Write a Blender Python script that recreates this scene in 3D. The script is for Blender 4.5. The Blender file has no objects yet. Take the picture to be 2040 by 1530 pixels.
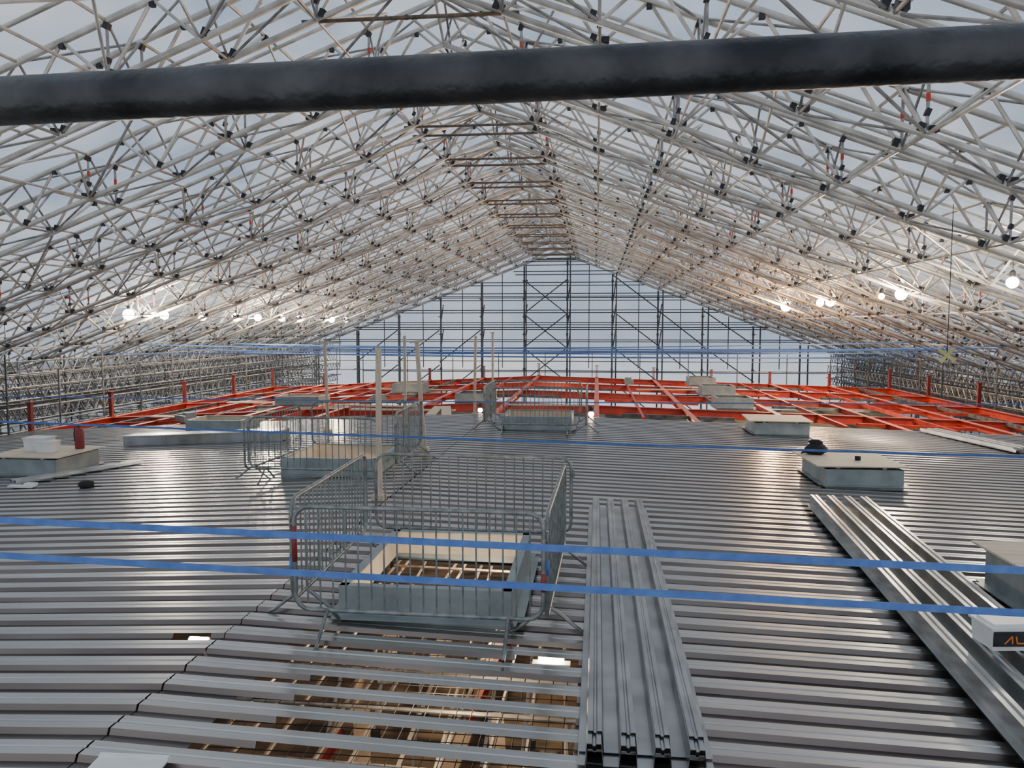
import bpy, math, random
from mathutils import Vector, Matrix
random.seed(7)
scene = bpy.context.scene
COL = scene.collection
XR = -3.0            # ridge line of roof and deck
RS = 0.375           # rafter slope
def deckz(x): return -0.050*(XR-x) if x<XR else -0.030*(x-XR)

# ------------------------------------------------------------------ materials
def mat(name, col, metal=0.0, rough=0.5, col2=None, nscale=6.0, bump=0.0, bscale=40.0, emis=None, estr=0.0, stretch=(1,1,1), contrast=(0.35,0.65)):
    m = bpy.data.materials.new(name); m.use_nodes = True
    nt = m.node_tree; b = nt.nodes['Principled BSDF']
    b.inputs['Metallic'].default_value = metal
    b.inputs['Roughness'].default_value = rough
    tc = nt.nodes.new('ShaderNodeTexCoord'); mp = nt.nodes.new('ShaderNodeMapping')
    mp.inputs['Scale'].default_value = stretch
    nt.links.new(tc.outputs['Object'], mp.inputs['Vector'])
    n = nt.nodes.new('ShaderNodeTexNoise'); n.inputs['Scale'].default_value = nscale; n.inputs['Detail'].default_value = 5
    nt.links.new(mp.outputs['Vector'], n.inputs['Vector'])
    r = nt.nodes.new('ShaderNodeValToRGB')
    c2 = col2 if col2 else tuple(c*0.72 for c in col)
    r.color_ramp.elements[0].position = contrast[0]; r.color_ramp.elements[1].position = contrast[1]
    r.color_ramp.elements[0].color = (*c2, 1); r.color_ramp.elements[1].color = (*col, 1)
    nt.links.new(n.outputs['Fac'], r.inputs['Fac']); nt.links.new(r.outputs['Color'], b.inputs['Base Color'])
    if bump:
        n2 = nt.nodes.new('ShaderNodeTexNoise'); n2.inputs['Scale'].default_value = bscale
        nt.links.new(mp.outputs['Vector'], n2.inputs['Vector'])
        bp = nt.nodes.new('ShaderNodeBump'); bp.inputs['Strength'].default_value = bump; bp.inputs['Distance'].default_value = 0.02
        nt.links.new(n2.outputs['Fac'], bp.inputs['Height']); nt.links.new(bp.outputs['Normal'], b.inputs['Normal'])
    if emis:
        b.inputs['Emission Color'].default_value = (*emis, 1); b.inputs['Emission Strength'].default_value = estr
    return m

def sheet_mat(name, c1, c2, transp, nscale, stretch=(1,1,1)):
    m = bpy.data.materials.new(name); m.use_nodes = True; nt = m.node_tree
    for n in list(nt.nodes): nt.nodes.remove(n)
    out = nt.nodes.new('ShaderNodeOutputMaterial')
    tc = nt.nodes.new('ShaderNodeTexCoord'); mp = nt.nodes.new('ShaderNodeMapping'); mp.inputs['Scale'].default_value = stretch
    nt.links.new(tc.outputs['Object'], mp.inputs['Vector'])
    n = nt.nodes.new('ShaderNodeTexNoise'); n.inputs['Scale'].default_value = nscale; n.inputs['Detail'].default_value = 6; n.inputs['Distortion'].default_value = 0.6
    nt.links.new(mp.outputs['Vector'], n.inputs['Vector'])
    r = nt.nodes.new('ShaderNodeValToRGB'); r.color_ramp.elements[0].position = 0.32; r.color_ramp.elements[1].position = 0.68
    r.color_ramp.elements[0].color = (*c1,1); r.color_ramp.elements[1].color = (*c2,1)
    nt.links.new(n.outputs['Fac'], r.inputs['Fac'])
    tr = nt.nodes.new('ShaderNodeBsdfTransparent'); nt.links.new(r.outputs['Color'], tr.inputs['Color'])
    tl = nt.nodes.new('ShaderNodeBsdfTranslucent'); nt.links.new(r.outputs['Color'], tl.inputs['Color'])
    df = nt.nodes.new('ShaderNodeBsdfDiffuse'); nt.links.new(r.outputs['Color'], df.inputs['Color'])
    bp = nt.nodes.new('ShaderNodeBump'); bp.inputs['Strength'].default_value = 0.6; bp.inputs['Distance'].default_value = 0.2
    nt.links.new(n.outputs['Fac'], bp.inputs['Height'])
    nt.links.new(bp.outputs['Normal'], df.inputs['Normal']); nt.links.new(bp.outputs['Normal'], tl.inputs['Normal'])
    m1 = nt.nodes.new('ShaderNodeMixShader'); m1.inputs[0].default_value = 0.35
    nt.links.new(tl.outputs[0], m1.inputs[1]); nt.links.new(df.outputs[0], m1.inputs[2])
    m2 = nt.nodes.new('ShaderNodeMixShader'); m2.inputs[0].default_value = transp
    nt.links.new(m1.outputs[0], m2.inputs[1]); nt.links.new(tr.outputs[0], m2.inputs[2])
    nt.links.new(m2.outputs[0], out.inputs[0])
    return m

M_ALU   = mat('aluminium_truss', (0.76,0.72,0.65), 0.40, 0.36, (0.44,0.405,0.355), 2.2)
M_TUBE  = mat('galvanised_tube', (0.50,0.485,0.46), 0.45, 0.42, (0.24,0.225,0.21), 4)
M_BROWN = mat('rusty_tube', (0.24,0.17,0.12), 0.3, 0.55, (0.11,0.085,0.065), 8)
M_COUP  = mat('dark_coupler', (0.05,0.05,0.055), 0.5, 0.5)
M_REDB  = mat('red_band', (0.75,0.06,0.03), 0.0, 0.5)
M_DARKT = mat('dark_guard_tube', (0.075,0.077,0.08), 0.6, 0.42, (0.016,0.018,0.021), 11, 0.15, 60)
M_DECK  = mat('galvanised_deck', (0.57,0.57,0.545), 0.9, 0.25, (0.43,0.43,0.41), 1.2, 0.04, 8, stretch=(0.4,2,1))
M_TROUGH= mat('galvanised_trough_shade_dirt', (0.21,0.185,0.17), 0.85, 0.27, (0.14,0.12,0.112), 1.5, stretch=(0.4,2,1))  # darker brown mixes dirt with shade and reflection painted between the ribs
M_GALV  = mat('galvanised_sheet', (0.50,0.515,0.515), 0.88, 0.27, (0.32,0.335,0.335), 3)
M_KERB  = mat('galvanised_upstand', (0.36,0.41,0.41), 0.45, 0.45, (0.26,0.30,0.305), 4)
M_CREAM = mat('cream_board', (0.72,0.64,0.51), 0, 0.7, (0.60,0.52,0.40), 4)
M_PLY   = mat('plywood', (0.72,0.62,0.47), 0, 0.7, (0.56,0.46,0.33), 3, 0.1, 30, stretch=(1,8,1))
M_WOOD  = mat('timber', (0.66,0.57,0.44), 0, 0.7, (0.48,0.39,0.28), 6, 0.1, 30, stretch=(8,8,1))
M_RED   = mat('red_oxide_steel', (0.60,0.055,0.03), 0.0, 0.42, (0.38,0.035,0.02), 3)
M_REDT  = mat('red_oxide_sky_reflection', (0.66,0.21,0.16), 0.0, 0.5, (0.48,0.11,0.08), 3)  # pinker red for flange tops: sky reflection painted into the colour
M_DRED  = mat('dark_red_steel', (0.25,0.035,0.03), 0, 0.5)
M_BLUE  = mat('blue_webbing', (0.09,0.20,0.50), 0, 0.6, (0.06,0.14,0.40), 12)
M_BARR  = mat('barrier_steel', (0.30,0.32,0.31), 0.6, 0.42, (0.15,0.17,0.165), 10)
M_SCAF  = mat('scaffold_grey_steel', (0.09,0.11,0.13), 0.45, 0.5, (0.045,0.055,0.07), 4)
M_SIDE  = mat('side_scaffold_steel', (0.22,0.22,0.22), 0.4, 0.5, (0.07,0.08,0.09), 4)
M_WHITE = mat('white_plastic', (0.82,0.82,0.80), 0, 0.4, (0.74,0.74,0.72))
M_BLACK = mat('black_fabric', (0.02,0.02,0.022), 0, 0.8)
M_BLKP  = mat('black_plastic', (0.025,0.025,0.028), 0, 0.35)
M_ORNG  = mat('orange_print', (0.85,0.22,0.05), 0, 0.5)
M_YEL   = mat('yellow_tape', (0.75,0.70,0.30), 0, 0.6)
M_GREEN = mat('dark_netting', (0.09,0.105,0.08), 0, 0.8, (0.012,0.02,0.016), 1.6)
M_BULBW = mat('lamp_white', (1,1,1), 0, 0.4, emis=(1.0,0.93,0.80), estr=120)
M_BULBO = mat('lamp_amber', (1,0.8,0.5), 0, 0.4, emis=(1.0,0.62,0.28), estr=110)
M_BULBU = mat('lamp_warm', (1,0.9,0.7), 0, 0.4, emis=(1.0,0.84,0.60), estr=30)
M_FLOOR = mat('lower_floor', (0.24,0.18,0.125), 0, 0.8, (0.06,0.05,0.04), 1.2, 0.2, 10, stretch=(1,3,1))
M_ROOF  = sheet_mat('roof_sheeting', (0.60,0.68,0.79), (0.96,0.98,1.0), 0.5, 0.6, (1,0.5,1))
M_GAB   = sheet_mat('gable_sheeting', (0.60,0.68,0.80), (0.74,0.80,0.88), 0.45, 0.25)
M_SIDEW = sheet_mat('side_sheeting', (0.10,0.12,0.16), (0.66,0.69,0.73), 0.4, 0.5)
M_HOARD = sheet_mat('white_hoarding', (0.90,0.92,0.93), (1,1,1), 0.75, 0.5)

# ------------------------------------------------------------------ mesh builder
class MB:
    def __init__(s): s.v=[]; s.f=[]; s.m=[]
    def tube(s,a,b,r,n=6,mi=0,cap=True):
        a=Vector(a); b=Vector(b); d=(b-a)
        if d.length<1e-6: return s
        d.normalize()
        up=Vector((0,0,1)) if abs(d.z)<0.9 else Vector((1,0,0))
        u=d.cross(up).normalized(); w=d.cross(u)
        i=len(s.v)
        for p in (a,b):
            for k in range(n):
                t=2*math.pi*k/n; s.v.append(p+u*(r*math.cos(t))+w*(r*math.sin(t)))
        for k in range(n):
            s.f.append((i+k,i+(k+1)%n,i+n+(k+1)%n,i+n+k)); s.m.append(mi)
        if cap:
            s.f.append(tuple(i+k for k in range(n))[::-1]); s.m.append(mi)
            s.f.append(tuple(i+n+k for k in range(n))); s.m.append(mi)
        return s
    def path(s,pts,r,n=8,mi=0,closed=False):
        pts=[Vector(p) for p in pts]; N=len(pts); i=len(s.v)
        pn=None
        for j,p in enumerate(pts):
            if closed: d=(pts[(j+1)%N]-pts[j-1])
            else: d=(pts[min(j+1,N-1)]-pts[max(j-1,0)])
            d.normalize()
            if pn is None:
                up=Vector((0,0,1)) if abs(d.z)<0.9 else Vector((1,0,0))
                u=d.cross(up).normalized()
            else:
                u=(pn-d*pn.dot(d)).normalized()
            pn=u; w=d.cross(u)
            for k in range(n):
                t=2*math.pi*k/n; s.v.append(p+u*(r*math.cos(t))+w*(r*math.sin(t)))
        for j in range(N if closed else N-1):
            a=i+j*n; b=i+((j+1)%N)*n
            for k in range(n):
                s.f.append((a+k,a+(k+1)%n,b+(k+1)%n,b+k)); s.m.append(mi)
        return s
    def box(s,c,sz,mi=0,rot=None):
        c=Vector(c); i=len(s.v)
        for dx in (-.5,.5):
            for dy in (-.5,.5):
                for dz in (-.5,.5):
                    p=Vector((dx*sz[0],dy*sz[1],dz*sz[2]))
                    if rot: p=rot@p
                    s.v.append(c+p)
        for q in ((0,1,3,2),(4,6,7,5),(0,4,5,1),(2,3,7,6),(0,2,6,4),(1,5,7,3)):
            s.f.append(tuple(i+k for k in q)); s.m.append(mi)
        return s
    def quad(s,a,b,c,d,mi=0):
        i=len(s.v); s.v+= [Vector(a),Vector(b),Vector(c),Vector(d)]; s.f.append((i,i+1,i+2,i+3)); s.m.append(mi); return s
    def prism(s,a,b,prof,mi=0,side=None):
        a=Vector(a); b=Vector(b); d=(b-a).normalized()
        if side is None: side=d.cross(Vector((0,0,1))).normalized()
        up=side.cross(d); i=len(s.v); n=len(prof)
        for p in (a,b):
            for (x,z) in prof: s.v.append(p+side*x+up*z)
        for k in range(n):
            s.f.append((i+k,i+(k+1)%n,i+n+(k+1)%n,i+n+k)); s.m.append(mi if not callable(mi) else mi(k))
        s.f.append(tuple(i+k for k in range(n))[::-1]); s.m.append(0)
        s.f.append(tuple(i+n+k for k in range(n))); s.m.append(0)
        return s
    def lathe(s,c,prof,n=16,mi=0):
        c=Vector(c); i=len(s.v)
        for (r,z) in prof:
            for k in range(n):
                t=2*math.pi*k/n; s.v.append(c+Vector((r*math.cos(t),r*math.sin(t),z)))
        for j in range(len(prof)-1):
            for k in range(n):
                s.f.append((i+j*n+k,i+j*n+(k+1)%n,i+(j+1)*n+(k+1)%n,i+(j+1)*n+k)); s.m.append(mi)
        s.f.append(tuple(i+k for k in range(n))[::-1]); s.m.append(mi)
        e=i+(len(prof)-1)*n
        s.f.append(tuple(e+k for k in range(n))); s.m.append(mi)
        return s
    def mesh(s,name,mats,smooth=False):
        me=bpy.data.meshes.new(name); me.from_pydata([tuple(v) for v in s.v],[],s.f)
        if not isinstance(mats,(list,tuple)): mats=[mats]
        for m in mats: me.materials.append(m)
        for p,mi in zip(me.polygons,s.m):
            p.material_index=mi; p.use_smooth=smooth
        me.update(); return me

def link(o): COL.objects.link(o); return o
def obj(name, me, loc=(0,0,0), parent=None, label=None, cat=None, group=None, kind=None, rot=None):
    o=bpy.data.objects.new(name, me); o.location=loc
    if rot: o.rotation_euler=rot
    if parent: o.parent=parent
    if label: o['label']=label
    if cat: o['category']=cat
    if group: o['group']=group
    if kind: o['kind']=kind
    return link(o)
def empty(name, loc, label, cat, group=None, rot=None):
    return obj(name, None, loc, None, label, cat, group, None, rot)
def dup(thing, loc, rot=None, label=None):
    c=thing.copy(); c.location=loc
    if rot: c.rotation_euler=rot
    if label: c['label']=label
    link(c)
    for ch in thing.children:
        k=ch.copy(); k.parent=c; link(k)
        for g in ch.children:
            q=g.copy(); q.parent=k; link(q)
    return c

# ------------------------------------------------------------------ structure: sheeting, walls, floor
def grid_plane(p00,p10,p01,nu,nv,amp=0.0):
    mb=MB(); p00=Vector(p00); U=Vector(p10)-p00; V=Vector(p01)-p00; nrm=U.cross(V).normalized()
    for i in range(nu+1):
        for j in range(nv+1):
            a=i/nu; b=j/nv
            w=amp*math.sin(b*nv*math.pi*0.5)**2 if amp else 0
            mb.v.append(p00+U*a+V*b+nrm*w)
    for i in range(nu):
        for j in range(nv):
            k=i*(nv+1)+j; mb.f.append((k,k+nv+1,k+nv+2,k+1)); mb.m.append(0)
    return mb
for nm,sg in (('ceiling',-1),('ceiling',1)):
    mb=grid_plane((XR,-4,9.0),(XR+sg*21.7,-4,9.0-RS*21.7),(XR,58.3,9.0),12,66,0.05*sg)
    obj(nm, mb.mesh('roof_sheeting',M_ROOF,True),kind='structure',label='white translucent sheeting stretched over the roof trusses',cat='roof sheeting')
mb=MB(); mb.v=[Vector(p) for p in ((XR-21.7,58.3,.45),(XR+21.7,58.3,.45),(XR+21.7,58.3,9-RS*21.7),(XR,58.3,9),(XR-21.7,58.3,9-RS*21.7))]; mb.f=[(0,1,2,3,4)]; mb.m=[0]
obj('wall_back',mb.mesh('wall_back',M_GAB),kind='structure',label='pale blue translucent sheeting closing the gable end',cat='wall')
for nm,x in (('wall_left',XR-21.7),('wall_right',XR+21.7)):
    mb=MB().quad((x,-4,-4),(x,58.3,-4),(x,58.3,9-RS*21.7),(x,-4,9-RS*21.7))
    obj(nm,mb.mesh(nm,M_SIDEW),kind='structure',label='pale translucent side sheeting behind scaffold',cat='wall')
mb=MB().quad((XR-21.7,-4,-4),(XR+21.7,-4,-4),(XR+21.7,58.3,-4),(XR-21.7,58.3,-4))
obj('floor',mb.mesh('floor',M_FLOOR),kind='structure',label='dim timber and concrete floor below the roof frame',cat='floor')
mb=MB().quad((XR-21.7,58.3,-4),(XR+21.7,58.3,-4),(XR+21.7,58.3,.45),(XR-21.7,58.3,.45))
obj('trim_1',mb.mesh('trim_1',M_HOARD),kind='structure',label='white sheeting band at the foot of the gable',cat='sheeting')

# ------------------------------------------------------------------ roof trusses (paired lattice planes)
def zt(u): return 8.85-RS*u
def zb(u): return 7.95-RS*u
T0=empty('roof_truss',(XR,8.1,0),'dull aluminium double lattice roof truss with dark couplers','roof truss','roof trusses')
for sg in (-1,1):
    for dy in (-.45,.45):
        mb=MB().tube((0,dy,zt(0)),(sg*21.2,dy,zt(21.2)),.054,8); obj('top_chord',mb.mesh('top_chord',M_ALU,True),parent=T0)
        mb=MB().tube((0,dy,zb(0)),(sg*21.2,dy,zb(21.2)),.054,8); obj('bottom_chord',mb.mesh('bottom_chord',M_ALU,True),parent=T0)
        mb=MB()
        for k in range(14):
            u0=1.5*k; um=u0+.75; u1=u0+1.5
            mb.tube((sg*u0,dy,zb(u0)),(sg*um,dy,zt(um)),.029)
            mb.tube((sg*um,dy,zt(um)),(sg*u1,dy,zb(u1)),.029)
        obj('lattice_web',mb.mesh('lattice_web',M_ALU),parent=T0)
mb=MB()
for sg in (-1,1):
    for k in range(0,15):
        u0=1.5*k
        mb.tube((sg*u0,-.45,zb(u0)),(sg*u0,.45,zb(u0)),.026)
        mb.tube((sg*u0,-.45,zb(u0)),(sg*u0,.45,zt(u0)),.022)
        mb.tube((sg*u0,.45,zb(u0)),(sg*u0,-.45,zt(u0)),.022)
        if k<14: 
            s=-1 if k%2 else 1
            mb.tube((sg*u0,-.45*s,zt(u0)),(sg*(u0+1.5),.45*s,zt(u0+1.5)),.022)
            mb.tube((sg*u0,.45*s,zb(u0)),(sg*(u0+1.5),-.45*s,zb(u0+1.5)),.022)
obj('cross_lacing',mb.mesh('cross_lacing',M_TUBE),parent=T0)
for dy in (-.45,.45):
    for dz in (0,.07):
        mb=MB().tube((-1.75,dy+dz,7.37+dz*.3),(1.75,dy+dz,7.37+dz*.3),.03,8)
        obj('ridge_tie',mb.mesh('ridge_tie',M_BROWN,True),parent=T0)
mb=MB()
R30=Matrix.Rotation(.4,3,'Y')
for sg in (-1,1):
    for dy in (-.45,.45):
        for k in range(1,15):
            u=1.5*k
            mb.box((sg*(u-.1),dy-.02,zb(u)+.09),(.09,.12,.12),0,R30)
            if (k+(dy>0))%2: mb.box((sg*(u+.09),dy,zb(u)+.07),(.12,.09,.09),0)
            mb.box((sg*(u-.75),dy,zt(u-.75)-.07),(.08,.08,.08),0)
            if k%2==1:
                mb.tube((sg*u,dy,zb(u)),(sg*u,dy,zt(u)),.024,6,2)
                mb.box((sg*u,dy,zt(u)-.08),(.08,.1,.1),0,R30)
                mb.box((sg*u,dy,zb(u)+.3),(.07,.07,.1),0,R30)
                if k%4==1: 
                    mb.tube((sg*u,dy,zb(u)+.45),(sg*u,dy,zb(u)+.56),.03,6,1)
obj('coupler',mb.mesh('coupler',[M_COUP,M_REDB,M_TUBE]),parent=T0,kind='stuff',label='dark clamps with a few red bands')
PITCH=3.75
ys=[8.1+PITCH*i for i in range(1,14)]
for y in ys: dup(T0,(XR,y,0))
T1=dup(T0,(XR,4.35,0))

# bracing bays
B0=empty('roof_bracing',(XR,8.55,0),'galvanised tube bracing spanning between two roof trusses','roof bracing','roof bracing bays')
L=PITCH-.9
pm=MB()
pm.tube((0,0,.9),(0,L,.9),.028)
pm.tube((0,0,0),(0,L/2,.9),.027); pm.tube((0,L,0),(0,L/2,.9),.027)
pm.box((0,L/2,.85),(.10,.10,.10),1); pm.box((0,.05,.05),(.09,.10,.11),1)
PM=pm.mesh('purlin_frame',[M_ALU,M_COUP,M_REDB])
pq=MB().tube((0,0,.9),(0,L,.9),.028)
pq.tube((0,0,.0),(.75,L*.5,.62),.025); pq.tube((0,L,.0),(.75,L*.5,.62),.025); pq.box((0,.04,.05),(.09,.1,.1),1)
pq.tube((0,0,0),(0,L,0),.024)
PQ=pq.mesh('purlin',[M_ALU,M_COUP])
for sg in (-1,1):
    for k in range(0 if sg>0 else 1,15):
        u=1.5*k
        if k%2==0: obj('purlin_frame',PM,(sg*u,0,zb(u)),parent=B0)
        else:
            o=obj('purlin',PQ,(sg*u,0,zb(u)),parent=B0)
for sg in (-1,1):
    for k in range(0,13,3):
        mb=MB().tube((sg*1.5*k,0,zb(1.5*k)+.0),(sg*1.5*(k+2),L,zb(1.5*(k+2))),.026)
        obj('diagonal_brace',mb.mesh('diagonal_brace',M_TUBE),parent=B0)
    for q,rr in ((L/3,.036),(L*2/3,.036)):
        mb=MB().tube((0,q,zb(0)+.84),(sg*21.2,q,zb(21.2)+.84),rr,8)
        obj('intermediate_rafter',mb.mesh('intermediate_rafter',M_ALU,True),parent=B0)
for y in [4.35]+ys[:-1]: dup(B0,(XR,y+.45,0))

# ------------------------------------------------------------------ gable scaffold
G=empty('gable_scaffold',(XR,57.2,-4),'dark steel tube scaffold with X braces against the gable','scaffold')
def zroof(x): return zb(abs(x))-.1
XS=[-18.3,-15.1,-11.9,-8.7,-5.6,-2.4,.8,4.1,7.4,10.6,14.2,17.5]
for x in XS:
    for dx,dy in ((0,0),(.25,-1.2)):
        mb=MB().tube((x+dx,dy,0),(x+dx,dy,zroof(x)+4),.07 if dy==0 else .058)
        obj('standard',mb.mesh('standard',M_SCAF),parent=G)
for x in (-4,2.4,-10,9,-13,12.4,-7,6,-16.5,16):
    mb=MB().tube((x,-.3,3.4),(x,-.3,zroof(x)+4),.036); obj('standard',mb.mesh('standard',M_SCAF),parent=G)
for z in (-2.6,-.9,.55,1.35,2.25,2.6,3.5,4.4,4.7,5.5,6.3,7.0,7.5):
    hw=min(20.5,(7.9-z)/RS)
    for dy in (0,-1.2):
        off=0.0 if dy==0 else .16
        a=-hw if (int(z*10)%3) else -hw*.72
        mb=MB().tube((a,dy,z+4+off),(hw,dy,z+4+off),.038)
        obj('ledger',mb.mesh('ledger',M_SCAF),parent=G)
def dg(x0,z0,x1,z1,dy=-.6):
    obj('diagonal_brace',MB().tube((x0,dy,z0+4),(x1,dy,z1+4),.046).mesh('diagonal_brace',M_SCAF),parent=G)
for z0 in (-1.6,.9,3.4,): 
    dg(-2.4,z0,.8,z0+2.5); dg(.8,z0,-2.4,z0+2.5,-.5)
for (a,b) in ((4.1,7.4),(7.4,10.6),(10.6,14.2)):
    for z0 in (6.2,3.6,1.0,-1.6):
        if zroof(a)>=z0-.2: dg(a,min(z0,zroof(a)),b,z0-2.5)
for (a,b) in ((-5.6,-8.7),(-11.9,-15.1),(-8.7,-11.9)):
    for z0 in (2.2,-.4): dg(a,z0,b,z0-2.4)
for x in XS[3:9]:
    for z0 in (.5,2.3,4.1):
        if zroof(x)>z0+1.8: dg(x,z0,x+.25,z0+1.8,-.3)
for x in XS[1:-1]:
    z=-2
    while z<zroof(x):
        mb=MB().tube((x,-1.3,z+4),(x,.1,z+4),.025); mb.box((x,-.05,z+4),(.17,.16,.17))
        obj('transom',mb.mesh('transom',M_SCAF),parent=G); z+=1.3

# ------------------------------------------------------------------ side scaffolds
def lattice(a,b,h,pitch,r):
    a=Vector(a); b=Vector(b); mb=MB(); n=int((b-a).length/pitch); d=(b-a)/n; H=Vector((0,0,h))
    mb.tube(a,b,r); mb.tube(a+H,b+H,r)
    for i in range(n):
        p=a+d*i
        mb.tube(p,p+d*.5+H,r*.75); mb.tube(p+d*.5+H,p+d,r*.75)
    return mb
for nm,sg,xe,WD in (('left',-1,-18.6,5.2),('right',1,15.6,2.7)):
    S=empty('side_scaffold',(xe,10,-4),'grey tube scaffold with lattice girders along the eaves','scaffold','eaves scaffolds')
    for off in (0,WD*.35,WD*.7,WD):
        for j in range(20):
            y=8+j*2.4-10+off*.2
            xa=sg*off
            top=(zb(abs(xe+xa-XR))+4-.05) if off else (5.0 if j%2 else 5.6)
            obj('standard',MB().tube((xa,y,0),(xa,y,top),.032).mesh('standard',M_SIDE if (j+int(off))%3 else M_SCAF),parent=S)
        for zz in (3.1,2.0,1.0,3.6) if off else (2.2,1.1,3.0):
            obj('ledger',MB().tube((sg*off,-2,zz),(sg*off,44.5,zz),.032).mesh('ledger',M_SIDE),parent=S)
    for f,zz,a in ((.02,3.4,1),(.2,2.7,0),(.35,3.75,1),(.55,3.1,0),(.75,3.3,0),(.4,2.3,0),(.08,4.05,1),(.1,4.9,0),(.3,4.5,0),(.6,4.1,0),(.05,2.6,0),(.9,2.6,0),(.5,3.6,0),(.25,3.2,0),(.45,4.2,0),(.15,4.4,0)):
        off=f*WD
        if zz+.42>zb(abs(xe+sg*off-XR))+4: continue
        obj('lattice_girder',lattice((sg*off,-2,zz),(sg*off,44.5,zz),.42,.55,.028).mesh('lattice_girder',M_TUBE if f==.02 and sg>0 else M_SIDE),parent=S)
    for j in range(20):
        y=8+j*2.35-10+.3
        for q,(z0,z1) in enumerate(((3.9,3.4),(2.4,2.4),(3.1,3.1),(1.0,3.6))):
            obj('transom',MB().tube((0,y,z0),(sg*WD,y+(1.2 if q==3 else 0),z1),.026).mesh('transom',M_SIDE if (j+q)%3 else M_SCAF),parent=S)

# ------------------------------------------------------------------ deck sheets
HOLES=[(-2.15,-.75,6.35,8.1),(-5.35,-3.75,12.65,14.2),(-2.25,-.65,18.55,20.0)]
SLOTS=[(-2.45,-.12,3.6,6.15),(-3.45,-3.12,5.6,5.9)]
WIDE=[(-2.05,-.12,4.0,5.35),(-.62,-.12,5.6,5.9),(-3.45,-3.12,5.6,5.9)]
RH=.036
prof=[(0,-RH),(.105,-RH),(.125,0),(.190,0),(.197,-.006),(.213,-.006),(.220,0),(.280,0),(.30,-RH)]
def inside(h,x,y): return h[0]<x<h[1] and h[2]<y<h[3]
def deck_sheet(y0,x0,x1):
    mb=MB()
    bx=sorted(set([x0,x1]+[v for h in HOLES+SLOTS+WIDE for v in h[:2] if x0<v<x1]))
    for r in range(3):
        for k in range(len(prof)-1):
            ya=y0+r*.3+prof[k][0]; yb=y0+r*.3+prof[k+1][0]; za=prof[k][1]; zb_=prof[k+1][1]; yc=(ya+yb)/2
            for i in range(len(bx)-1):
                xa,xb=bx[i],bx[i+1]; xc=(xa+xb)/2
                if any(inside(h,xc,yc) for h in HOLES): continue
                if k==0 and any(inside(h,xc,yc) for h in SLOTS): continue
                if k in (0,1) and any(inside(h,xc,yc) for h in WIDE): continue
                mb.quad((xa,ya,deckz(xa)+za),(xb,ya,deckz(xb)+za),(xb,yb,deckz(xb)+zb_),(xa,yb,deckz(xa)+zb_),1 if k in(0,1,7) else 0)  # trough and web faces use the slot with painted shade
    return mb
for i in range(21):
    y0=3.0+.9*i
    for sg in (-1,1):
        x0,x1=((-17.3,XR-.007) if sg<0 else (XR+.002,14.3))
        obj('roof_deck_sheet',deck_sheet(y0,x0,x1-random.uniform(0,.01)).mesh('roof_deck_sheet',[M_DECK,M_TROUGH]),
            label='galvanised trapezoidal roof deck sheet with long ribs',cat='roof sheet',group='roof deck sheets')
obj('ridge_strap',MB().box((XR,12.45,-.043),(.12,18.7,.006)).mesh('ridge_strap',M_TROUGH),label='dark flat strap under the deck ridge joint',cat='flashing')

# ------------------------------------------------------------------ red steel frame
def ibeam(a,b,h,w,t=.02):
    p=[(-w/2,0),(w/2,0),(w/2,-t),(t/2,-t),(t/2,-h+t),(w/2,-h+t),(w/2,-h),(-w/2,-h),(-w/2,-h+t),(-t/2,-h+t),(-t/2,-t),(-w/2,-t)]
    return MB().prism(a,b,p,mi=lambda k:1 if k==0 else 0)  # top face gets the paler slot with the painted sky reflection
ZB=-.055
for y in (9.8,11.6,16.6,22.0,26.0,31.0,35.5,40.0):
    for sg in (-1,1):
        xe=-17.5 if sg<0 else 14.5
        a=(XR+sg*.01,y,ZB-.02); b=(xe,y,ZB-.02+deckz(xe))
        obj('transverse_steel_beam',ibeam(a,b,.28,.16).mesh('transverse_steel_beam',[M_RED,M_REDT]),label='red oxide steel I-beam across the open roof frame',cat='steel beam',group='transverse roof beams')
for x in [-17.5,-14.6,-11.7,-8.8,-5.9,XR,0,2.9,5.8,8.7,11.6,14.5]:
    zz=ZB+deckz(x)
    big = x in (-17.5,14.5)
    obj('longitudinal_steel_beam',ibeam((x,3.2,zz-.002),(x,40.1,zz-.002),.26 if big else .18,.2 if big else .17).mesh('longitudinal_steel_beam',[M_RED,M_REDT]),
        label='red steel beam running along the length of the roof',cat='steel beam',group='longitudinal roof beams')
sp=MB().box((0,0,.3),(.03,.12,.6)); sp.box((-.05,0,.3),(.02,.12,.6)); sp.box((.05,0,.3),(.02,.12,.6)); sp.box((0,0,.61),(.19,.17,.02)); sp.box((0,0,.01),(.2,.2,.02))
SP=sp.mesh('steel_stub_post',M_DRED)
pp=[(x,40.0) for x in (-14.6,-11.7,-8.8,-5.9,XR,0,2.9,5.8,8.7,11.6)]
for x,y in pp: obj('steel_stub_post',SP,(x,y,ZB+deckz(x)-.0),label='short dark red steel stub post with cap plate',cat='steel post',group='perimeter stub posts')
for x in (-17.5,14.5):
    for y in (22,26,31,35.5,40):
        o=obj('steel_stub_post',SP,(x,y,ZB+deckz(x)),label='short dark red steel stub post with cap plate',cat='steel post',group='perimeter stub posts'); o.scale=(1,1,1.5)
for zz in (.45,.95):
    obj('guard_rail',MB().tube((-17.8,40.6,zz-.3),(14.8,40.6,zz-.3),.024).mesh('guard_rail',M_SCAF),label='dark scaffold tube guard rail along the frame edge',cat='guard rail',group='edge guard rails')
for i in range(14):
    x=-17.6+i*2.48
    obj('guard_post',MB().tube((x,40.65,-1.2),(x,40.65,1.1),.024).mesh('guard_post',M_SCAF),label='dark upright scaffold tube at the frame edge',cat='guard post',group='edge guard posts')

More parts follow.
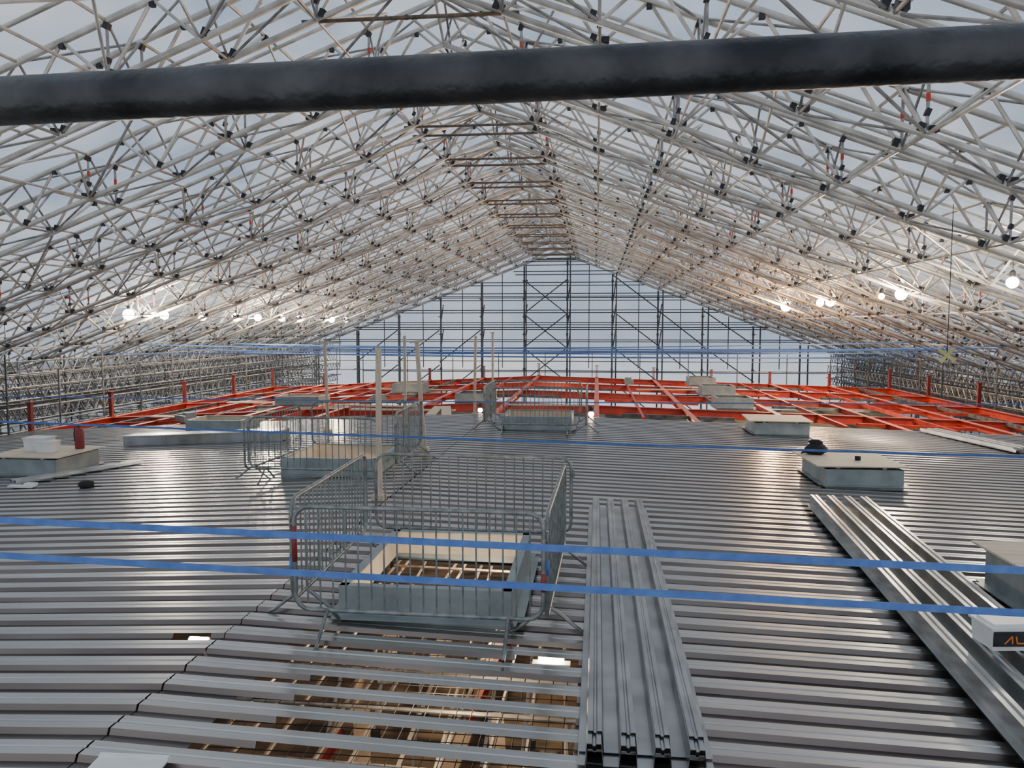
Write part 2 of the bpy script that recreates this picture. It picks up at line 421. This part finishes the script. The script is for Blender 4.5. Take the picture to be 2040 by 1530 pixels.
# ------------------------------------------------------------------ upstands (hatch kerbs)
def upstand(x0,x1,y0,y1,h,lid=None,liner=True,label='',zbase=None,lb=0.0):
    xc,yc=(x0+x1)/2,(y0+y1)/2; z0=min(deckz(x0),deckz(x1)) if zbase is None else zbase
    w,d=x1-x0,y1-y0
    E=empty('hatch_upstand',(xc,yc,z0),label,'roof hatch','roof hatch upstands')
    mb=MB(); t=.012
    mb.box((0,-d/2,h/2),(w,t,h)); mb.box((0,d/2,h/2),(w,t,h)); mb.box((-w/2,0,h/2),(t,d,h)); mb.box((w/2,0,h/2),(t,d,h))
    f=.05
    mb.box((0,-d/2-f,.075),(w+2*f,2*f,.01)); mb.box((0,d/2+f,.075),(w+2*f,2*f,.01)); mb.box((-w/2-f,0,.075),(2*f,d,.01)); mb.box((w/2+f,0,.075),(2*f,d,.01))
    mb.box((0,-d/2+.035,h),(w,.08,.01)); mb.box((0,d/2-.035,h),(w,.08,.01)); mb.box((-w/2+.035,0,h),(.08,d,.01)); mb.box((w/2-.035,0,h),(.08,d,.01))
    obj('steel_kerb',mb.mesh('steel_kerb',M_KERB),parent=E)
    if liner:
        mb=MB(); q=.045; b=lb
        hh=h-b-.01
        mb.box((0,-d/2+q,b+hh/2),(w-.1,.025,hh)); mb.box((0,d/2-q,b+hh/2),(w-.1,.025,hh)); mb.box((-w/2+q,0,b+hh/2),(.025,d-.1,hh)); mb.box((w/2-q,0,b+hh/2),(.025,d-.1,hh))
        obj('inner_liner',mb.mesh('inner_liner',M_CREAM),parent=E,label='cream board lining')
    if lid:
        ox,oy,rz,tz=lid
        R=Matrix.Rotation(rz,3,'Z')
        mb=MB().box((ox,oy,h+.055),(w+.22,d+.16,.02),0,R); mb.box((ox-w*.3,oy,h+.025),(.06,d,.04),0,R); mb.box((ox+w*.3,oy,h+.025),(.06,d,.04),0,R); mb.box((ox,oy-d*.42,h+.025),(w*.5,.05,.04),0,R)
        obj('plywood_lid',mb.mesh('plywood_lid',M_PLY),parent=E,label='loose plywood lid on timber battens')
    return E
upstand(-2.2,-.7,6.3,8.15,.33,label='open galvanised hatch upstand with cream lining inside barriers',lb=.09)
upstand(-5.4,-3.7,12.6,14.25,.36,label='open galvanised hatch upstand ringed by barriers near timber posts')
upstand(-2.3,-.6,18.5,20.05,.38,label='open galvanised hatch upstand beside the open steel frame')
upstand(3.85,5.1,13.3,14.8,.34,lid=(-.06,.05,.03,0),label='galvanised hatch upstand under plywood lid with black bag')
upstand(3.95,5.25,19.6,20.9,.34,lid=(-.02,-.02,-.05,0),label='galvanised hatch upstand covered with stacked plywood')
upstand(4.05,5.3,7.2,8.35,.44,lid=(0,0,.02,0),label='galvanised hatch upstand with plywood lid beside stacked sheets')
upstand(4.0,5.2,26.2,27.4,.4,liner=False,label='galvanised upstand box set on red beams',zbase=-.3)
upstand(4.2,5.5,31.3,32.6,.4,liner=False,label='galvanised upstand box set on red beams',zbase=-.3)
upstand(-11.7,-10.35,13.6,14.9,.36,lid=(0,0,0,0),label='galvanised hatch upstand with plywood lid carrying tubs')
upstand(-11.4,-9.8,26.2,27.4,.35,label='dark galvanised upstand box on red beams',zbase=-.35)
upstand(-11.4,-9.8,20.2,21.4,.3,label='galvanised upstand box by the deck edge')
upstand(-8.5,-7.2,31.3,32.5,.4,label='open galvanised upstand box on far red beams',zbase=-.3)
upstand(-4.9,-3.6,26.3,27.6,.35,liner=False,label='galvanised upstand box beside the ridge beam',zbase=-.2)
upstand(4.3,5.5,36.5,37.8,.4,liner=False,label='galvanised upstand box set on red beams',zbase=-.3)
mb=MB().box((0,0,.13),(4.0,.5,.24)); mb.box((0,0,.255),(4.06,.56,.01)); mb.box((-.9,0,.13),(.02,.52,.26)); mb.box((1.1,0,.13),(.02,.52,.26))
obj('flashing_bundle',mb.mesh('flashing_bundle',M_GALV),(-9.4,17.6,deckz(-9.4)-.0),rot=(0,-.05,0),label='long folded galvanised flashing trough lying on the deck',cat='flashing')

# ------------------------------------------------------------------ crowd barriers
def barrier(length, label, group, tape=None):
    E=empty('crowd_barrier',(0,0,0),label,'crowd barrier',group)
    w=length/2; z0,z1=.22,1.08; rc=.13
    pts=[]
    for (cx,cz,a0) in ((w-rc,z1-rc,0),(-w+rc,z1-rc,90),(-w+rc,z0+rc,180),(w-rc,z0+rc,270)):
        for a in (0,22,45,68,90):
            t=math.radians(a0+a); pts.append((cx+rc*math.cos(t),0,cz+rc*math.sin(t)))
    obj('frame',MB().path(pts,.019,8,closed=True).mesh('frame',M_BARR,True),parent=E)
    mb=MB(); n=int(length/.105)
    for i in range(1,n):
        x=-w+length*i/n
        mb.tube((x,0,z0 if abs(x)<w-rc else z0+.05),(x,0,z1 if abs(x)<w-rc else z1-.05),.0075)
    obj('bar_infill',mb.mesh('bar_infill',M_BARR),parent=E)
    for sx in (-1,1):
        mb=MB().path([(sx*(w-.28),-.33,.012),(sx*(w-.28),-.28,.03),(sx*(w-.28),-.06,.2),(sx*(w-.28),0,.23),(sx*(w-.28),.06,.2),(sx*(w-.28),.28,.03),(sx*(w-.28),.33,.012)],.016,6)
        obj('foot',mb.mesh('foot',M_BARR,True),parent=E)
        mb=MB().path([(sx*w,0,.85),(sx*(w+.03),0,.87),(sx*(w+.035),0,.93),(sx*w,0,.95)],.008,6)
        obj('hook',mb.mesh('hook',M_BARR,True),parent=E)
    if tape:
        for (x,za,zb_,m) in tape:
            obj('tape_band',MB().tube((x,0,za),(x,0,zb_),.0215,10).mesh('tape_band',m,True),parent=E,label='coloured tape wrapped on the upright')
    return E
def place(E,x,y,rz): 
    E.location=(x,y,deckz(x)); E.rotation_euler=(0,0,rz); return E
H=math.pi/2
place(barrier(2.05,'grey steel crowd barrier with red tape before the hatch','barriers around nearest hatch',[(-1.025,.62,.92,M_DRED),(1.025,.45,.60,M_DRED)]),-1.43,5.95,-.01)
place(barrier(2.25,'grey steel crowd barrier closing the hatch enclosure','barriers around nearest hatch'),-1.4,8.55,.0)
place(barrier(2.3,'grey steel crowd barrier with blue tape along the hatch','barriers around nearest hatch',[(-1.15,.45,.60,M_BLUE)]),-2.55,7.2,H+.03)
place(barrier(2.3,'grey steel crowd barrier with blue tape along the hatch','barriers around nearest hatch',[(-1.15,.6,.72,M_BLUE)]),-.36,7.15,H-.02)
for (x,y,r) in ((-4.65,12.15,.0),(-4.55,14.75,0),(-5.85,13.4,H-.05),(-3.35,13.5,H+.03)):
    place(barrier(2.2,'grey steel crowd barrier ringing an open hatch','barriers by the timber posts'),x,y,r)
for (x,y,r) in ((-1.45,18.1,.0),(-1.45,20.5,0),(-2.68,19.25,H+.0),(-.24,19.25,H-.0)):
    place(barrier(2.1,'grey steel crowd barrier ringing a hatch at the deck edge','barriers at the deck edge'),x,y,r)

# ------------------------------------------------------------------ stacked decking sheets
def loose_profile(w,nr,h):
    p=[(-w/2,0)]; pit=w/nr
    for i in range(nr):
        x=-w/2+i*pit
        p+=[(x+pit*.22,0),(x+pit*.28,h),(x+pit*.42,h),(x+pit*.46,h-.012),(x+pit*.52,h-.012),(x+pit*.56,h),(x+pit*.70,h),(x+pit*.76,0)]
    p.append((w/2,0)); return p
def loose_sheet(w,nr,h,L):
    mb=MB(); P=loose_profile(w,nr,h)
    for k in range(len(P)-1):
        (xa,za),(xb,zb_)=P[k],P[k+1]
        mb.quad((xa,-L/2,za),(xb,-L/2,zb_),(xb,L/2,zb_),(xa,L/2,za))
        mb.quad((xa,-L/2,za-.004),(xb,-L/2,zb_-.004),(xb,-L/2,zb_),(xa,-L/2,za))
    return mb
SH=loose_sheet(.78,4,.13,6.2).mesh('decking_sheet',M_GALV)
def stack(cx,cy,rz,n,grp,label,me,zb0,st=.09):
    for i in range(n):
        s=random.uniform(-.03,.03)
        obj('decking_sheet',me,(cx+random.uniform(-.004,.004),cy+st*(i%4)+s,zb0+.014*i),rot=(0,0.0,rz+random.uniform(-.001,.001)),label=label,cat='roof sheet',group=grp)
stack(.30,7.40,.0,6,'sheet pile beside the barriers','long loose galvanised ribbed sheet nested in a pile',SH,deckz(.3)+.02)
SH2=loose_sheet(.92,4,.13,6.9).mesh('decking_sheet',M_GALV)
stack(3.30,7.90,-.075,4,'sheet pile angled across the deck','loose galvanised ribbed sheet in a slanting pile',SH2,deckz(3.2)+.03)
SH3=loose_sheet(.6,3,.06,3.4).mesh('decking_sheet',M_GALV)
stack(9.3,20.0,.2,3,'sheet pile near the deck edge','short loose galvanised ribbed sheet near the edge',SH3,deckz(9.3)+.03)
SH4=loose_sheet(.30,2,.05,2.4).mesh('decking_sheet',M_GALV)
stack(-9.9,13.7,-.45,1,'sheet offcuts by the lidded hatch','narrow galvanised sheet offcut lying askew',SH4,deckz(-9.9)+.04)

# ------------------------------------------------------------------ timber posts
def post(x,y,h,w=.09,t=.05,tilt=0,label='pale timber post standing on the roof',cross=None,z0=None):
    E=empty('timber_post',(x,y,deckz(x) if z0 is None else z0),label,'timber post','timber posts',(0,tilt,0))
    obj('post_shaft',MB().box((0,0,h/2),(w,t,h)).mesh('post_shaft',M_WOOD),parent=E)
    obj('foot_block',MB().box((0,.0,.04),(w+.1,t+.14,.08)).box((w*.3,-t*.5-.015,.3),(w,.03,.5)).mesh('foot_block',M_WOOD),parent=E)
    if cross: obj('cross_piece',MB().box((0,0,h+.02),(cross,.07,.045)).mesh('cross_piece',M_WOOD),parent=E)
    return E
post(-3.12,10.7,2.2,.075,.045,.01,'pale timber post standing beside the hatch barriers')
post(-3.45,15.1,2.2,.08,.045,-.06,'leaning pale timber post behind hatch barriers',.3)
post(-6.75,18.7,2.25,.07,.045,-.02,'pale timber post with a crossbar on top',.85)
post(-5.0,19.7,2.35,.07,.045,0)
post(-3.5,21.8,2.3,.07,.045,.02,'pale timber post standing on the ridge beam',None,-.08)
post(-3.25,23.9,2.35,.06,.045,0,'pale timber post standing on the ridge beam',.12,-.08)

# ------------------------------------------------------------------ blue straps
def strap(a,b,sag,w=.036,label='taut blue webbing strap stretched across the roof'):
    a=Vector(a); b=Vector(b); mb=MB(); N=24
    for i in range(N):
        t0,t1=i/N,(i+1)/N
        p=a.lerp(b,t0)+Vector((0,0,-4*sag*t0*(1-t0))); q=a.lerp(b,t1)+Vector((0,0,-4*sag*t1*(1-t1)))
        h=Vector((0,0,w/2)); d=Vector((0,.002,0))
        mb.quad(p-h-d,q-h-d,q+h-d,p+h-d); mb.quad(p-h+d,p+h+d,q+h+d,q-h+d)
        mb.quad(p+h-d,q+h-d,q+h+d,p+h+d)
    obj('blue_strap',mb.mesh('blue_strap',M_BLUE),label=label,cat='strap',group='blue straps')
strap((-18.6,4.0,1.86),(15.6,4.0,1.20),.18,.038)
strap((-18.6,4.05,1.66),(15.6,4.0,.96),.18,.038)
strap((-18.6,10.4,1.37),(15.6,10.4,.75),.12,.03)
strap((-18.6,15.5,1.0),(15.6,14.2,1.25),.10,.02)
for (y,za,zc,sg_,w_) in ((27,1.5,1.9,.15,.03),(30,1.75,1.7,.2,.04),(32,1.5,1.5,.15,.04),(34,1.6,1.9,.2,.05),(36,1.3,1.45,.1,.05),(38,1.6,1.35,.1,.05),(39,1.1,1.0,.1,.05),(43,.9,.8,.1,.05),(46,1.3,1.2,.1,.06)):
    strap((-18.6,y,za),(15.6,y,zc),sg_,w_)

# ------------------------------------------------------------------ guard tube close to the viewer's platform
obj('scaffold_guard_tube',MB().tube((-3.02,.731,2.695),(3.0,.796,2.791),.0242,32).mesh('scaffold_guard_tube',M_DARKT,True),
    label='dark weathered scaffold tube guard rail of the viewing platform',cat='scaffold tube')

# ------------------------------------------------------------------ lamps
def lamp(x,y,z,m,r,label,cordtop):
    E=empty('work_lamp',(x,y,z),label,'work lamp','festoon work lamps')
    pr=[(r*math.sin(a*math.pi/8)+.001,-r*math.cos(a*math.pi/8)) for a in range(9)]
    obj('bulb',MB().lathe((0,0,0),pr,12).mesh('bulb',m,True),parent=E)
    obj('lamp_holder',MB().lathe((0,0,r*.9),[(.05,0),(.06,.03),(.06,.12),(.03,.16)],10).mesh('lamp_holder',M_BLKP),parent=E)
    if cordtop: obj('cord',MB().tube((0,0,r),(0,0,cordtop-z),.008).mesh('cord',M_BLKP),parent=E)
    return E
for y,r in ((26,.2),(28.3,.17),(31.2,.19),(34.3,.2),(36.6,.18),(39.5,.18),(42,.2),(47.3,.2),(50,.18)):
    x=-16.7; lamp(x,y,2.92,M_BULBW,r*.95,'bright white work lamp hung under the roof trusses',3.45)
for y,m,r in ((38.3,M_BULBO,.26),(32.6,M_BULBO,.16),(31.2,M_BULBO,.2),(25.8,M_BULBO,.1),(24.2,M_BULBW,.18),(18.0,M_BULBW,.13)):
    lamp(9.0,y,3.45,m,r*.95,'bright amber work lamp hung under the roof trusses' if m is M_BULBO else 'bright white work lamp hung under the roof trusses',4.0)
lamp(-3.45,22.6,-.0,M_BULBU,.07,'small warm lamp fixed by the ridge beam',None)
lamp(-.15,22.1,-.02,M_BULBU,.08,'small warm lamp fixed at the deck edge',None)
for (x,y,z,L_) in ((-.34,5.93,-.13,.10),(-3.29,5.93,-.12,.08)):
    E=empty('batten_light',(x,y,z),'warm glowing batten light below the deck','batten light','battens below deck')
    obj('light_tube',MB().tube((-L_,0,0),(L_,0,0),.028,10).mesh('light_tube',M_BULBU,True),parent=E)
    obj('light_housing',MB().box((0,0,-.05),(L_*2+.1,.08,.03)).mesh('light_housing',M_WHITE),parent=E)
def plight(nm,x,y,z,e,c,s=.15):
    l=bpy.data.lights.new(nm,'POINT'); l.energy=e; l.color=c; l.shadow_soft_size=s
    o=bpy.data.objects.new(nm,l); o.location=(x,y,z); link(o)
for (x,y,e) in ((-1.4,6.9,75),(-1.6,11.9,240),(-4,20,90),(2,27,60),(-9,28,60),(9,28,60),(-2,34,60)):
    plight('underdeck_lamp',x,y,-.8,e,(1,.74,.45))
for (x,y,z,e,c) in ((-16.4,27,2.8,1000,(1,.82,.58)),(-16.4,36,2.8,1200,(1,.82,.58)),(-16.4,46,2.8,1200,(1,.82,.58)),(8.6,38,3.2,1300,(1,.60,.30)),(8.6,31,3.2,1000,(1,.62,.33)),(8.6,23,3.2,700,(1,.78,.52)),(8.6,17,3.2,350,(1,.84,.62))):
    plight('festoon_light',x,y,z,e,c,.2)

# ------------------------------------------------------------------ things below the deck
for i,(x,y,r) in enumerate(((-2.6,7.4,.1),(-1.9,8.6,-.05),(-1.2,9.3,.15),(-.6,8.0,.0),(-2.0,6.4,1.4),(-2.2,11.5,1.5),(-3.2,10.0,.3),(0.1,9.5,-.1),(-2.6,13.2,.02),(-2.9,5.6,.05),(-1.7,5.2,.12),(-1.6,12.6,-.1),(-3.4,12.4,.2))):
    obj('scaffold_board',MB().box((0,0,0),(.22,3.6,.04)).box((0,1.8,0),(.23,.04,.045),1).mesh('scaffold_board',[M_WOOD,M_GALV]),(x,y,-3.3+.05*i),rot=(0,0,r),label='timber scaffold board on the working level below',cat='scaffold board',group='scaffold boards below')
for i in range(14):
    x=-3.8+i*.31
    obj('lower_tube',MB().tube((0,-4.5,0),(0,4.5,0),.024).mesh('lower_tube',M_ALU),(x,9.8,-1.75+.08*(i%3)),rot=(0,0,.03*(i%4)-.04),label='scaffold tube running below the deck',cat='scaffold tube',group='scaffold tubes below')
for i in range(9):
    obj('lower_crossing_tube',MB().tube((-2.6,0,0),(2.6,0,0),.024).mesh('lower_tube',M_TUBE),(-1.6,5.6+i*.95,-1.45-.06*(i%2)),rot=(0,.02*(i%3),.05*(i%3)-.05),label='scaffold tube crossing below the deck',cat='scaffold tube',group='scaffold tubes below')
for i in range(8):
    obj('lower_upright',MB().tube((0,0,0),(.5-.15*(i%3),.2,2.2),.024).box((.2,.08,1.0),(.1,.1,.12),1).mesh('lower_upright',[M_ALU,M_COUP]),(-3.6+.52*i,8.8+.7*(i%4),-3.9),label='upright scaffold tube on the level below',cat='scaffold tube',group='scaffold uprights below')
obj('raking_steel_beam',ibeam((-1.9,0,-.9),(-1.2,3.2,.1),.16,.08).mesh('raking_steel_beam',[M_RED,M_REDT]),(0.3,9.4,-1.6),label='short raking red steel beam below the hatch',cat='steel beam')
obj('raking_steel_beam',ibeam((-2.3,0,-.9),(-1.9,.9,-.3),.14,.1).mesh('raking_steel_beam',[M_DRED,M_REDT]),(-.9,7.0,-1.6),label='short raking red steel beam under the ribs',cat='steel beam')
mb=MB()
for i in range(26): mb.tube((-3.2+i*.14,4.6,-1.0),(-3.2+i*.14,8.6,-1.0),.005,4)
for i in range(28): mb.tube((-3.2,4.6+i*.14,-1.0),(.3,4.6+i*.14,-1.0),.005,4)
obj('safety_mesh',mb.mesh('safety_mesh',M_BLACK),label='black wire safety mesh slung under the open deck',cat='safety net')
for (x0,x1,y0,y1) in ((-17,-6,22.5,40),(-5.6,-.4,22.5,40),(.4,5.5,22.5,40),(6,14,22.5,40)):
    obj('debris_netting',grid_plane((x0,y0,-1.75),(x1,y0,-1.75),(x0,y1,-1.75),6,10,.2).mesh('debris_netting',M_GREEN,True),label='dark green debris netting slung below the steel frame',cat='netting',group='green netting')
for (x,y,r,l) in ((-7.4,25.8,1.45,3.0),(-6.2,24.1,1.6,3.4),(-5,23.4,.1,2.4),(-8.0,33,1.5,4),(-12.8,24,1.5,4),(-12.5,29,1.62,4),(3.2,33.4,1.6,3),(-4.6,23.2,.2,2.6),(-1.6,25,1.6,2.6)):
    obj('timber_board',MB().box((0,0,.02),(.3,l,.04)).mesh('timber_board',M_WOOD),(x,y,ZB+deckz(x)+.01),rot=(0,0,r),label='pale timber board laid across the steel beams',cat='timber board',group='boards on the frame')
for i,(x,y0,y1) in enumerate(((-16.0,22,40),(-13.2,22,40),(-10.2,22,40),(-7.4,28,40),(-4.4,28,40),(1.4,23,40),(4.3,28,36),(7.2,23,40),(10.2,23,40),(13.0,23,40))):
    obj('steel_trimmer',MB().box((0,(y1-y0)/2,-.06),(.08,y1-y0,.12)).mesh('steel_trimmer',M_RED if i%3 else M_SIDE),(x,y0,ZB+deckz(x)-.02),label='slender steel trimmer between the main roof beams',cat='steel beam',group='roof trimmers')
for i,(x,y) in enumerate(((-15,24),(-12,28.5),(-6.8,29),(-3,29),(2,28.5),(8,28.5),(12,28.5),(-15,33.3),(-10,33.4),(-1,33.3),(6,33.6),(11,33.2),(-13,37.8),(-5,37.7),(2,37.8),(8,37.8),(9.5,24),(2.5,24))):
    obj('steel_crosspiece',MB().box((0,0,-.05),(3.4,.09,.1)).mesh('steel_crosspiece',M_RED if i%2==0 else M_SIDE),(x,y,ZB+deckz(x)-.03),rot=(0,(-.05 if x<XR else .03),0),label='short steel crosspiece framing a roof opening',cat='steel beam',group='roof crosspieces')
dkn=MB().box((0,0,.10),(.7,.4,.20)).box((.15,.05,.25),(.3,.3,.10)).box((-.25,0,.22),(.2,.25,.06)).mesh('equipment_case',M_KERB)
for (x,y) in ((-13.2,23.4),(-8,27.5),(1.5,36)):
    obj('equipment_case',dkn,(x,y,ZB+deckz(x)),rot=(0,0,x),label='grey equipment case stowed on the steel frame',cat='equipment case',group='cases on the frame')

# ------------------------------------------------------------------ small things
zt_l=deckz(5.1)+.34+.065
me=MB().lathe((0,0,0),[(.10,0),(.17,.03),(.18,.10),(.13,.17),(.10,.20),(.12,.24),(.05,.27)],14)
for i,v in enumerate(me.v): v.x*=1+.25*math.sin(i*2.3); v.y*=1+.2*math.cos(i*1.7)
BG=empty('black_bag',(4.0,14.5,zt_l),'crumpled black bag slumped on the plywood lid','bag')
obj('bag_body',me.mesh('bag_body',M_BLACK,True),parent=BG)
obj('bag_strap',MB().path([(-.1,-.1,.02),(-.22,-.12,.05),(-.26,-.05,.02),(-.18,.05,.06),(-.08,.06,.15)],.015,6).mesh('bag_strap',M_BLACK,True),parent=BG)
obj('paint_tin',MB().lathe((0,0,0),[(.05,0),(.05,.07),(.054,.075),(.045,.08)],14).mesh('paint_tin',M_BLKP,True),(4.55,13.9,zt_l),label='small dark tin on the plywood lid',cat='tin')
TB=empty('white_tub',(3.20,6.25,deckz(3.2)+.03+.042+.13),'white tub with black side panel and orange letters','tub',rot=(0,0,.12))
def tub(w,d,h,tp):
    mb=MB()
    for z,s in ((0,1-tp),(h,1)):
        for (x,y) in ((-1,-1),(1,-1),(1,1),(-1,1)): mb.v.append(Vector((x*w/2*s,y*d/2*s,z)))
    mb.f=[(3,2,1,0),(0,1,5,4),(1,2,6,5),(2,3,7,6),(3,0,4,7),(4,5,6,7)]; mb.m=[0]*6; return mb
obj('tub_body',tub(.38,.28,.17,.06).mesh('tub_body',M_WHITE),parent=TB)
obj('tub_lid',MB().box((0,0,.175),(.41,.31,.02)).box((0,0,.19),(.33,.22,.02)).mesh('tub_lid',M_WHITE),parent=TB)
obj('side_panel',MB().box((.0,-.140,.095),(.37,.008,.115)).mesh('side_panel',M_BLKP),parent=TB,label='black printed side panel')
mb=MB()
def stroke(x0,z0,x1,z1,w=.012): 
    a=Vector((x0,-.147,z0)); b=Vector((x1,-.147,z1)); d=(b-a); n=Vector((-d.z,0,d.x)).normalized()*w/2
    mb.quad(a-n,b-n,b+n,a+n)
stroke(-.10,.06,-.045,.12); stroke(-.045,.12,-.04,.06); stroke(-.015,.12,-.003,.062); stroke(-.006,.064,.05,.064)
obj('printed_letters',mb.mesh('printed_letters',M_ORNG),parent=TB,label='orange letters AL')
zl=deckz(-11.7)+.36+.065
EX=empty('fire_extinguisher',(-10.55,14.6,zl),'red fire extinguisher standing on a plywood lid','fire extinguisher')
obj('cylinder_body',MB().lathe((0,0,0),[(.08,0),(.09,.02),(.09,.36),(.07,.41),(.03,.44)],16).mesh('cylinder_body',M_DRED,True),parent=EX)
obj('valve',MB().box((0,0,.47),(.05,.03,.06)).box((.05,0,.50),(.14,.02,.02)).mesh('valve',M_BLKP),parent=EX)
obj('hose',MB().path([(-.03,0,.47),(-.1,0,.44),(-.12,0,.3),(-.11,0,.15)],.012,6).mesh('hose',M_BLKP,True),parent=EX)
for (x,y,s) in ((-11.25,14.35,1.0),(-10.95,14.2,.8)):
    E=empty('storage_tub',(x,y,zl),'white plastic tub on a plywood lid','tub','tubs on lid')
    obj('tub_body',tub(.45*s,.35*s,.26*s,.1).mesh('tub_body',M_WHITE),parent=E)
    obj('tub_rim',MB().box((0,0,.26*s),(.48*s,.38*s,.02)).mesh('tub_rim',M_WHITE),parent=E)
obj('tool_bag',MB().lathe((0,0,0),[(.10,0),(.13,.04),(.12,.09),(.05,.12)],12).mesh('tool_bag',M_BLACK,True),(-8.8,12.3,deckz(-8.8)),label='small dark bag lying on the deck',cat='bag')
obj('offcut',MB().box((0,0,.03),(.45,.12,.03)).box((.1,.1,.05),(.2,.1,.05)).mesh('offcut',M_WHITE),(-10.1,12.4,deckz(-10.1)),label='pale packaging offcut lying on the deck',cat='offcut')
obj('white_card',MB().box((0,0,0),(.40,.22,.012)).box((.0,.09,.012),(.40,.03,.012)).mesh('white_card',M_WHITE),(-2.62,3.90,.02),rot=(0,.04,.1),label='white plastic card lying on the ribs',cat='card')
HX=empty('hanging_marker',(6.0,14.0,2.0),'yellow tape cross hanging from a cord','marker')
RA=Matrix.Rotation(.6,3,'Y'); RB=Matrix.Rotation(-.9,3,'Y')
obj('tape_cross',MB().box((0,0,0),(.34,.02,.06),0,RA).box((0,.01,.0),(.32,.02,.06),0,RB).mesh('tape_cross',M_YEL),parent=HX)
obj('cord',MB().tube((0,0,.05),(0,0,zb(9)-2.0),.006).mesh('cord',M_BLACK),parent=HX)

# ------------------------------------------------------------------ world
w=bpy.data.worlds.new('World'); scene.world=w; w.use_nodes=True; nt=w.node_tree
bg=nt.nodes['Background']
tc=nt.nodes.new('ShaderNodeTexCoord'); mp=nt.nodes.new('ShaderNodeMapping'); mp.inputs['Scale'].default_value=(1,1,2.5)
nt.links.new(tc.outputs['Generated'],mp.inputs['Vector'])
n=nt.nodes.new('ShaderNodeTexNoise'); n.inputs['Scale'].default_value=4.0; n.inputs['Detail'].default_value=5
nt.links.new(mp.outputs['Vector'],n.inputs['Vector'])
r=nt.nodes.new('ShaderNodeValToRGB'); r.color_ramp.elements[0].position=.32; r.color_ramp.elements[1].position=.68
r.color_ramp.elements[0].color=(.48,.60,.77,1); r.color_ramp.elements[1].color=(1.0,.97,.95,1)
nt.links.new(n.outputs['Fac'],r.inputs['Fac']); nt.links.new(r.outputs['Color'],bg.inputs['Color'])
bg.inputs['Strength'].default_value=1.15

# ------------------------------------------------------------------ camera
cam=bpy.data.cameras.new('Camera'); co=bpy.data.objects.new('Camera',cam); link(co)
cam.sensor_width=36; cam.lens=1532/2040*36; cam.clip_start=.05; cam.clip_end=300
co.location=(0,0,2.5); co.rotation_euler=(math.radians(90-4.3),0,math.radians(6.3))
scene.camera=co
